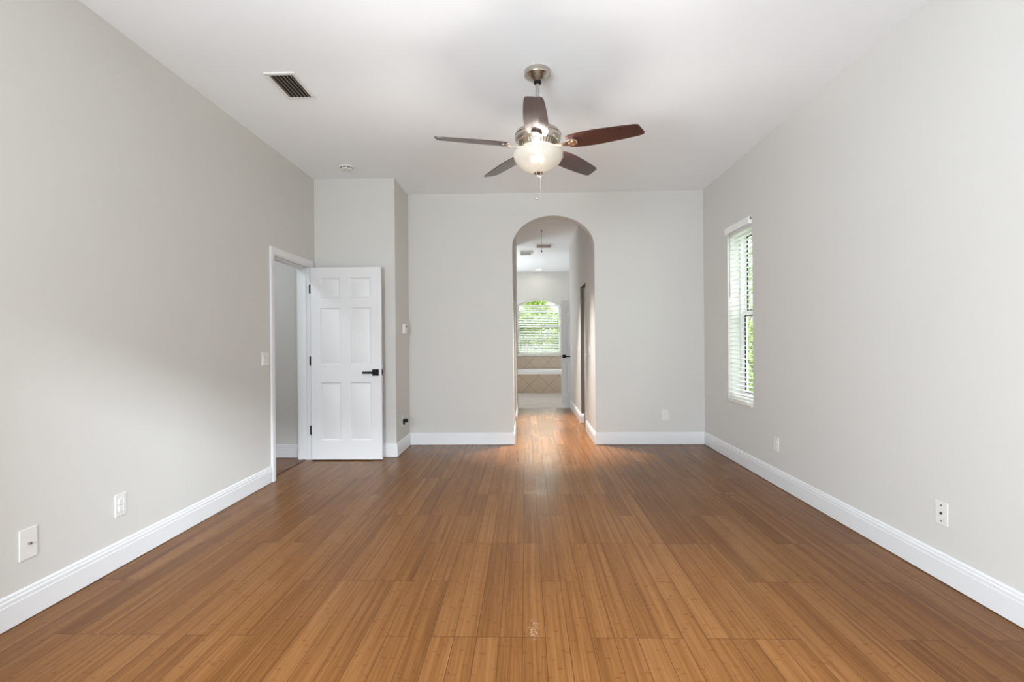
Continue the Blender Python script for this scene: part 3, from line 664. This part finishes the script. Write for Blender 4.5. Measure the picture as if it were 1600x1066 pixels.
# ================================================================ ceiling fittings
def vent(x0, x1, y0, y1, label, along, fr_, nsl, tilt=0.75, slat_mat=None, zc=CH, group=None):
    r = thing('ceiling_vent', label, 'vent', ((x0 + x1) / 2, (y0 + y1) / 2, zc - 0.01))
    MB().box(x0, x1, y0, y0 + fr_, zc - 0.010, zc - 0.0005, 0.003).box(x0, x1, y1 - fr_, y1, zc - 0.010, zc - 0.0005, 0.003).box(x0, x0 + fr_, y0 + fr_, y1 - fr_, zc - 0.010, zc - 0.0005, 0.003).box(x1 - fr_, x1, y0 + fr_, y1 - fr_, zc - 0.010, zc - 0.0005, 0.003).build('frame', PLATE, r)
    MB().box(x0 + fr_, x1 - fr_, y0 + fr_, y1 - fr_, zc - 0.002, zc - 0.0006).build('duct', DARKDUCT, r, label='dark duct opening')
    m = MB()
    lo, hi = (x0 + fr_, x1 - fr_) if along == 'Y' else (y0 + fr_, y1 - fr_)
    for k in range(nsl):
        c = lo + (hi - lo) * (k + 0.5) / nsl; b = bmesh.new(); bmesh.ops.create_cube(b, size=1.0)
        if along == 'Y': b.transform(Matrix.Translation((c, (y0 + y1) / 2, zc - 0.009)) @ Matrix.Rotation(tilt, 4, 'Y') @ Matrix.Diagonal((0.016, y1 - y0 - 2 * fr_, 0.0015, 1)))
        else: b.transform(Matrix.Translation(((x0 + x1) / 2, c, zc - 0.009)) @ Matrix.Rotation(tilt, 4, 'X') @ Matrix.Diagonal((x1 - x0 - 2 * fr_, 0.016, 0.0015, 1)))
        m.add(b)
    m.build('louvers', slat_mat or SLATG, r)
    return r
vent(-1.690, -1.487, 3.183, 3.532, 'white framed air vent with dark louvers in the ceiling left of the fan', 'Y', 0.024, 6)
vent(0.205, 0.520, 9.06, 9.39, 'dark ceiling vent at the far end of the hall beyond the arch', 'X', 0.028, 9, -0.6)
ex = thing('exhaust_fan', 'small square white exhaust fan grille on the bathroom ceiling', 'vent', (0.026, 9.9, CH - 0.025))
MB().box(-0.098, 0.150, 9.70, 10.10, CH - 0.022, CH - 0.0005, 0.008).build('housing', PLATE, ex)
m = MB()
for k in range(9): m.box(-0.075, 0.127, 9.735 + k * 0.04, 9.747 + k * 0.04, CH - 0.0245, CH - 0.0222)
m.build('grille', GREYSLOT, ex)
dl = thing('recessed_downlight', 'round recessed downlight glowing on the bathroom ceiling', 'light', (0.352, 12.27, CH - 0.01))
MB().lathe([(0.062, CH - 0.0005), (0.085, CH - 0.0005), (0.085, CH - 0.004), (0.078, CH - 0.008), (0.062, CH - 0.006)], 40, Matrix.Translation((0.352, 12.27, 0)), closed=True).build('trim_ring', PLATE, dl, smooth=40)
MB().lathe([(0, CH - 0.0006), (0.062, CH - 0.0006), (0.062, CH - 0.004), (0, CH - 0.005)], 40, Matrix.Translation((0.352, 12.27, 0))).build('lens', mat('glowing_lens', (0.9, 0.9, 0.88), 0.4, emit=((1, 0.97, 0.92), 9.0)), dl, label='glowing lens')
lamp('downlight_beam', 'AREA', (0.352, 12.27, CH - 0.012), 1.5, (1, 0.96, 0.9), (0, 0, -1), shape='DISK', size=0.12)
sd = thing('smoke_detector', 'round white smoke detector on the ceiling near the open door', 'smoke detector', (-1.775, 4.93, CH - 0.035))
SM = Matrix.Translation((-1.775, 4.93, 0))
MB().lathe([(0, CH - 0.0005), (0.073, CH - 0.0005), (0.074, CH - 0.010), (0.068, CH - 0.013), (0.062, CH - 0.014), (0.061, CH - 0.026), (0.056, CH - 0.034), (0.035, CH - 0.037), (0, CH - 0.038)], 48, SM).build('body', PLATE, sd, smooth=35)
m = MB()
for k in range(10):
    a = 2 * PI * (k + 0.5) / 10; b = bmesh.new(); bmesh.ops.create_cube(b, size=1.0)
    b.transform(SM @ Matrix.Rotation(a, 4, 'Z') @ Matrix.Translation((0.0605, 0, CH - 0.020)) @ Matrix.Diagonal((0.004, 0.026, 0.008, 1))); m.add(b)
m.build('slots', SLOT, sd, label='dark vent slots')
pc = thing('pull_cord', 'thin pull cord with a small knob hanging from the hall ceiling', 'cord', (0.272, 7.93, CH))
MB().tube([(0.272, 7.93, CH - 0.012), (0.272, 7.93, 2.672)], 0.003, 8).build('cord', GREYSLOT, pc)
MB().sphere((0.272, 7.93, 2.662), 0.014, 14, (1, 1, 1.2)).build('knob', GREYSLOT, pc, smooth=60)
MB().cyl((0.272, 7.93, CH - 0.014), (0, 0, 1), 0.014, 0.0135, 14, 0.003).build('eyelet', GREYSLOT, pc, smooth=40)

# ================================================================ wall plates
def plate(kind, label, cat, pos, rz, w, h, detail, group=None):
    """plate frame: x across, -y out of the wall, z up; rz turns it on to its wall"""
    r = thing(kind, label, cat, pos, group); r.rotation_euler = (0, 0, rz)
    MB().box(-w / 2, w / 2, -0.006, -0.0003, -h / 2, h / 2, 0.0025).build('cover_plate', PLATE, r)
    if detail == 'duplex':
        for z in (0.020, -0.020):
            q = MB().box(-0.017, 0.017, -0.0085, -0.0055, z - 0.014, z + 0.014, 0.004).build('socket', PLATE, r)
            MB().box(-0.0085, -0.0060, -0.0090, -0.0083, z - 0.003, z + 0.006).box(0.0060, 0.0085, -0.0090, -0.0083, z - 0.003, z + 0.006).cyl((0, -0.0083, z - 0.008), (0, -1, 0), 0.0026, 0.0007, 10).build('slots', GREYSLOT, q)
        MB().cyl((0, -0.0055, 0), (0, -1, 0), 0.003, 0.002, 12, 0.0005).build('screw', GREYSLOT, r)
    elif detail == 'coax':
        MB().cyl((0, -0.0055, 0), (0, -1, 0), 0.0065, 0.003, 6).cyl((0, -0.0085, 0), (0, -1, 0), 0.0048, 0.009, 16).build('connector', NICKELD, r, label='metal screw connector')
        for z in (h * 0.33, -h * 0.33): MB().cyl((0, -0.0055, z), (0, -1, 0), 0.0032, 0.0018, 12, 0.0005).build('screw', PLATE, r)
    elif detail == 'phone':
        MB().cyl((0, -0.0055, 0), (0, -1, 0), 0.0068, 0.004, 16).build('connector', SLOT, r, label='dark round jack')
        for z in (0.040, -0.040): MB().cyl((0, -0.0055, z), (0, -1, 0), 0.0042, 0.0018, 12, 0.0005).build('screw', SLOT, r, label='dark screw')
    elif detail.startswith('rocker'):
        n_ = int(detail[-1])
        for k in range(n_):
            x = (k - (n_ - 1) / 2) * 0.046
            b = bmesh.new(); v = [b.verts.new(q) for q in ((x - 0.0165, -0.0055, -0.033), (x + 0.0165, -0.0055, -0.033), (x + 0.0165, -0.0055, 0.033), (x - 0.0165, -0.0055, 0.033), (x - 0.0155, -0.0078, -0.032), (x + 0.0155, -0.0078, -0.032), (x + 0.0155, -0.0115, 0.032), (x - 0.0155, -0.0115, 0.032))]
            for q in ((3, 2, 1, 0), (4, 5, 6, 7), (0, 1, 5, 4), (1, 2, 6, 5), (2, 3, 7, 6), (3, 0, 4, 7)): b.faces.new([v[i] for i in q])
            MB().add(b).build('rocker', PLATE, r)
    return r
HP = PI / 2
plate('wall_outlet', 'white duplex outlet low on the left wall above the baseboard', 'outlet', (XL, 2.708, 0.343), HP, 0.076, 0.124, 'duplex')
plate('cable_plate', 'white cable plate with one metal connector low on the left wall', 'wall plate', (XL, 2.194, 0.338), HP, 0.082, 0.138, 'coax')
plate('light_switch', 'white double rocker switch on the left wall beside the doorway casing', 'switch', (XL, 4.262, 1.099), HP, 0.116, 0.117, 'rocker2')
plate('wall_outlet', 'white duplex outlet on the end wall right of the arch', 'outlet', (1.647, YB, 0.347), 2 * PI, 0.078, 0.126, 'duplex')
plate('wall_outlet', 'white duplex outlet on the right wall below and near the window', 'outlet', (XR, 4.240, 0.350), -HP, 0.076, 0.118, 'duplex')
plate('phone_plate', 'white plate with three dark dots low on the right wall', 'wall plate', (XR, 2.578, 0.345), -HP, 0.074, 0.118, 'phone')
plate('light_switch', 'white switch on the right hall wall nearest the arch', 'switch', (AR, 6.405, 1.105), -HP, 0.080, 0.125, 'rocker1')
plate('light_switch', 'white switch on the right hall wall past the closet doors', 'switch', (AR, 8.57, 1.095), -HP, 0.078, 0.120, 'rocker1')
plate('wall_outlet', 'white outlet holding the black plug adapter, right of the open door', 'outlet', (XJ, 5.560, 0.345), HP, 0.078, 0.124, 'duplex')
pa_ = thing('plug_adapter', 'black plug adapter sticking out of the outlet by the open door', 'plug', (XJ + 0.02, 5.560, 0.33))
MB().box(XJ + 0.0092, XJ + 0.062, 5.542, 5.588, 0.330, 0.366, 0.004).build('body', BLACK, pa_)
MB().box(XJ + 0.0092, XJ + 0.030, 5.545, 5.570, 0.305, 0.332, 0.004).build('cord_boss', BLACK, pa_)
th_ = thing('thermostat', 'small white thermostat box on the short side wall right of the open door', 'thermostat', (XJ, 5.64, 1.33))
MB().box(XJ + 0.0005, XJ + 0.034, 5.592, 5.692, 1.328, 1.442, 0.006).build('body', PLATE, th_)
MB().box(XJ + 0.0338, XJ + 0.0365, 5.625, 5.665, 1.405, 1.425, 0.001).build('display', SLOT, th_, label='dark little display')

# ================================================================ bathroom fittings
TY = 11.764
tub = thing('bathtub', 'white drop-in bathtub with a tiled front below the arched window', 'bathtub', (0.3, 12.2, 0))
TX0, TX1 = -1.777, 2.277
MB().box(TX0, TX1, TY, TY + 0.03, 0.0, 0.44).build('apron', TILE, tub, label='beige apron tiled on the diagonal')
b = bmesh.new()      # deck with an oval basin
N_ = 48
outer_ = []
for i in range(N_):
    a = 2 * PI * i / N_; ca, sa = math.cos(a), math.sin(a); hx_, hy_ = 2.02, 0.475; k = min(hx_ / abs(ca) if abs(ca) > 1e-6 else 9, hy_ / abs(sa) if abs(sa) > 1e-6 else 9)
    outer_.append((0.25 + ca * k, 12.235 + sa * k))
rings = [[(x, y, 0.44) for x, y in outer_], [(x, y, 0.51) for x, y in outer_], [(0.25 + (x - 0.25) * 0.99, 12.235 + (y - 12.235) * 0.985, 0.518) for x, y in outer_]]
for rx_, ry_, z in ((0.82, 0.38, 0.518), (0.80, 0.36, 0.50), (0.74, 0.32, 0.30), (0.66, 0.26, 0.14), (0.30, 0.12, 0.12)):
    rings.append([(0.25 + rx_ * math.cos(2 * PI * i / N_), 12.235 + ry_ * math.sin(2 * PI * i / N_), z) for i in range(N_)])
RV = [[b.verts.new(p) for p in r] for r in rings]
for A_, B_ in zip(RV, RV[1:]):
    for i in range(N_): b.faces.new((A_[i], A_[(i + 1) % N_], B_[(i + 1) % N_], B_[i]))
b.faces.new(RV[-1]); b.faces.new(RV[0][::-1])
MB().add(b).build('tub', TUBM, tub, smooth=35)
TILE2 = diag_tile('beige_wall_tile', (0.50, 0.39, 0.29), (0.61, 0.50, 0.40), (0.28, 0.21, 0.15), 0.332, 0.106, 0.68)
struct(MB().box(TX0, TX1, BY - 0.012, BY, 0.52, 0.833), 'trim_5', TILE2, 'band of beige diagonal tile between the tub and the window')

# ================================================================ outdoors
struct(MB().box(-30, 30, BY + 0.35, 60, -0.4, -0.3).box(2.6, 30, -20, BY + 0.35, -0.4, -0.3), 'ground', GRASS, 'green lawn outside the windows')
struct(MB().box(-6, 6, -6, YR - 0.3, -0.4, -0.05), 'ground_patio', PATIO, 'patio slab outside the rear doors')
def shrub(x, y, w, h, z0, label, m, count, leaf=0.07, trunk=0.05):
    r = thing('leafy_tree', label, 'tree', (x, y, -0.3), 'trees outside the bathroom window' if y > 13 else 'trees outside the right window')
    rnd = random.Random(int(x * 100 + y * 10)); b = bmesh.new()
    lobes = [(Vector((rnd.uniform(-.55, .55) * w, rnd.uniform(-.5, .5) * w, z0 + rnd.uniform(0.05, 0.95) * h)), rnd.uniform(0.24, 0.45) * w) for _ in range(14)]
    for i in range(count):
        c, rad = rnd.choice(lobes); d = Vector((rnd.gauss(0, 1), rnd.gauss(0, 1), rnd.gauss(0, 1))).normalized()
        p = c + d * rad * (rnd.random() ** 0.35); s = leaf * rnd.uniform(0.6, 1.3)
        q = Matrix.Translation(p + Vector((x, y, 0))) @ Vector((rnd.gauss(0, 1), rnd.gauss(0, 1), rnd.gauss(0, .6) + .5)).to_track_quat('Z', 'Y').to_matrix().to_4x4() @ Matrix.Rotation(rnd.uniform(0, 6.28), 4, 'Z')
        v = [b.verts.new(q @ Vector(t)) for t in ((-s, 0, 0), (-.25 * s, -.38 * s, .06 * s), (.5 * s, -.26 * s, .03 * s), (s, 0, -.1 * s), (.5 * s, .26 * s, .03 * s), (-.25 * s, .38 * s, .06 * s))]
        b.faces.new(v)
    me = MB(); tmp = bpy.data.meshes.new('t'); b.to_mesh(tmp); b.free(); me.bm.from_mesh(tmp); bpy.data.meshes.remove(tmp)
    me.build('foliage', m, r)
    tr = MB().tube([(x, y, -0.3), (x + 0.03 * w, y, z0 + 0.3 * h), (x - 0.03 * w, y, z0 + 0.75 * h)], [trunk, trunk * 0.8, trunk * 0.4], 10)
    for k in range(5):
        c, rad = lobes[k]; tr.tube([(x, y, z0 + 0.2 * h), (x + c.x * 0.6, y + c.y * 0.6, (z0 + 0.2 * h + c.z) / 2 + 0.1), (x + c.x, y + c.y, c.z)], [trunk * 0.6, trunk * 0.4, trunk * 0.15], 7)
    tr.build('trunk', BARK, r)
for (x, y, w, h, z0, mt, lb) in (
    (-0.02, 15.4, 0.62, 2.2, -0.1, LEAF1, 'bright green leafy tree nearest the bathroom window, left side'),
    (1.25, 15.5, 0.62, 1.9, -0.2, LEAF1, 'bright green leafy tree nearest the bathroom window, right side'),
    (0.6, 18.2, 1.35, 3.0, 0.0, LEAF1, 'broad green tree standing behind the others past the bathroom window'),
    (-1.75, 18.0, 0.95, 3.0, 0.0, LEAF2, 'dark green tree to the far left past the bathroom window'),
    (2.95, 18.0, 0.95, 3.2, 0.0, LEAF2, 'dark green tree to the far right past the bathroom window')):
    shrub(x, y, w, h, z0, lb, mt, 9000 if y < 16 or x == 0.6 else 4000)
for (x, y, w, h, z0, mt, lb) in (
    (5.2, 11.2, 1.7, 2.6, -0.2, LEAF1, 'green leafy tree seen through the blinds of the right window'),
    (6.2, 15.0, 2.6, 4.0, 0.0, LEAF2, 'dark tree farther off past the right window')):
    shrub(x, y, w, h, z0, lb, mt, 2600)
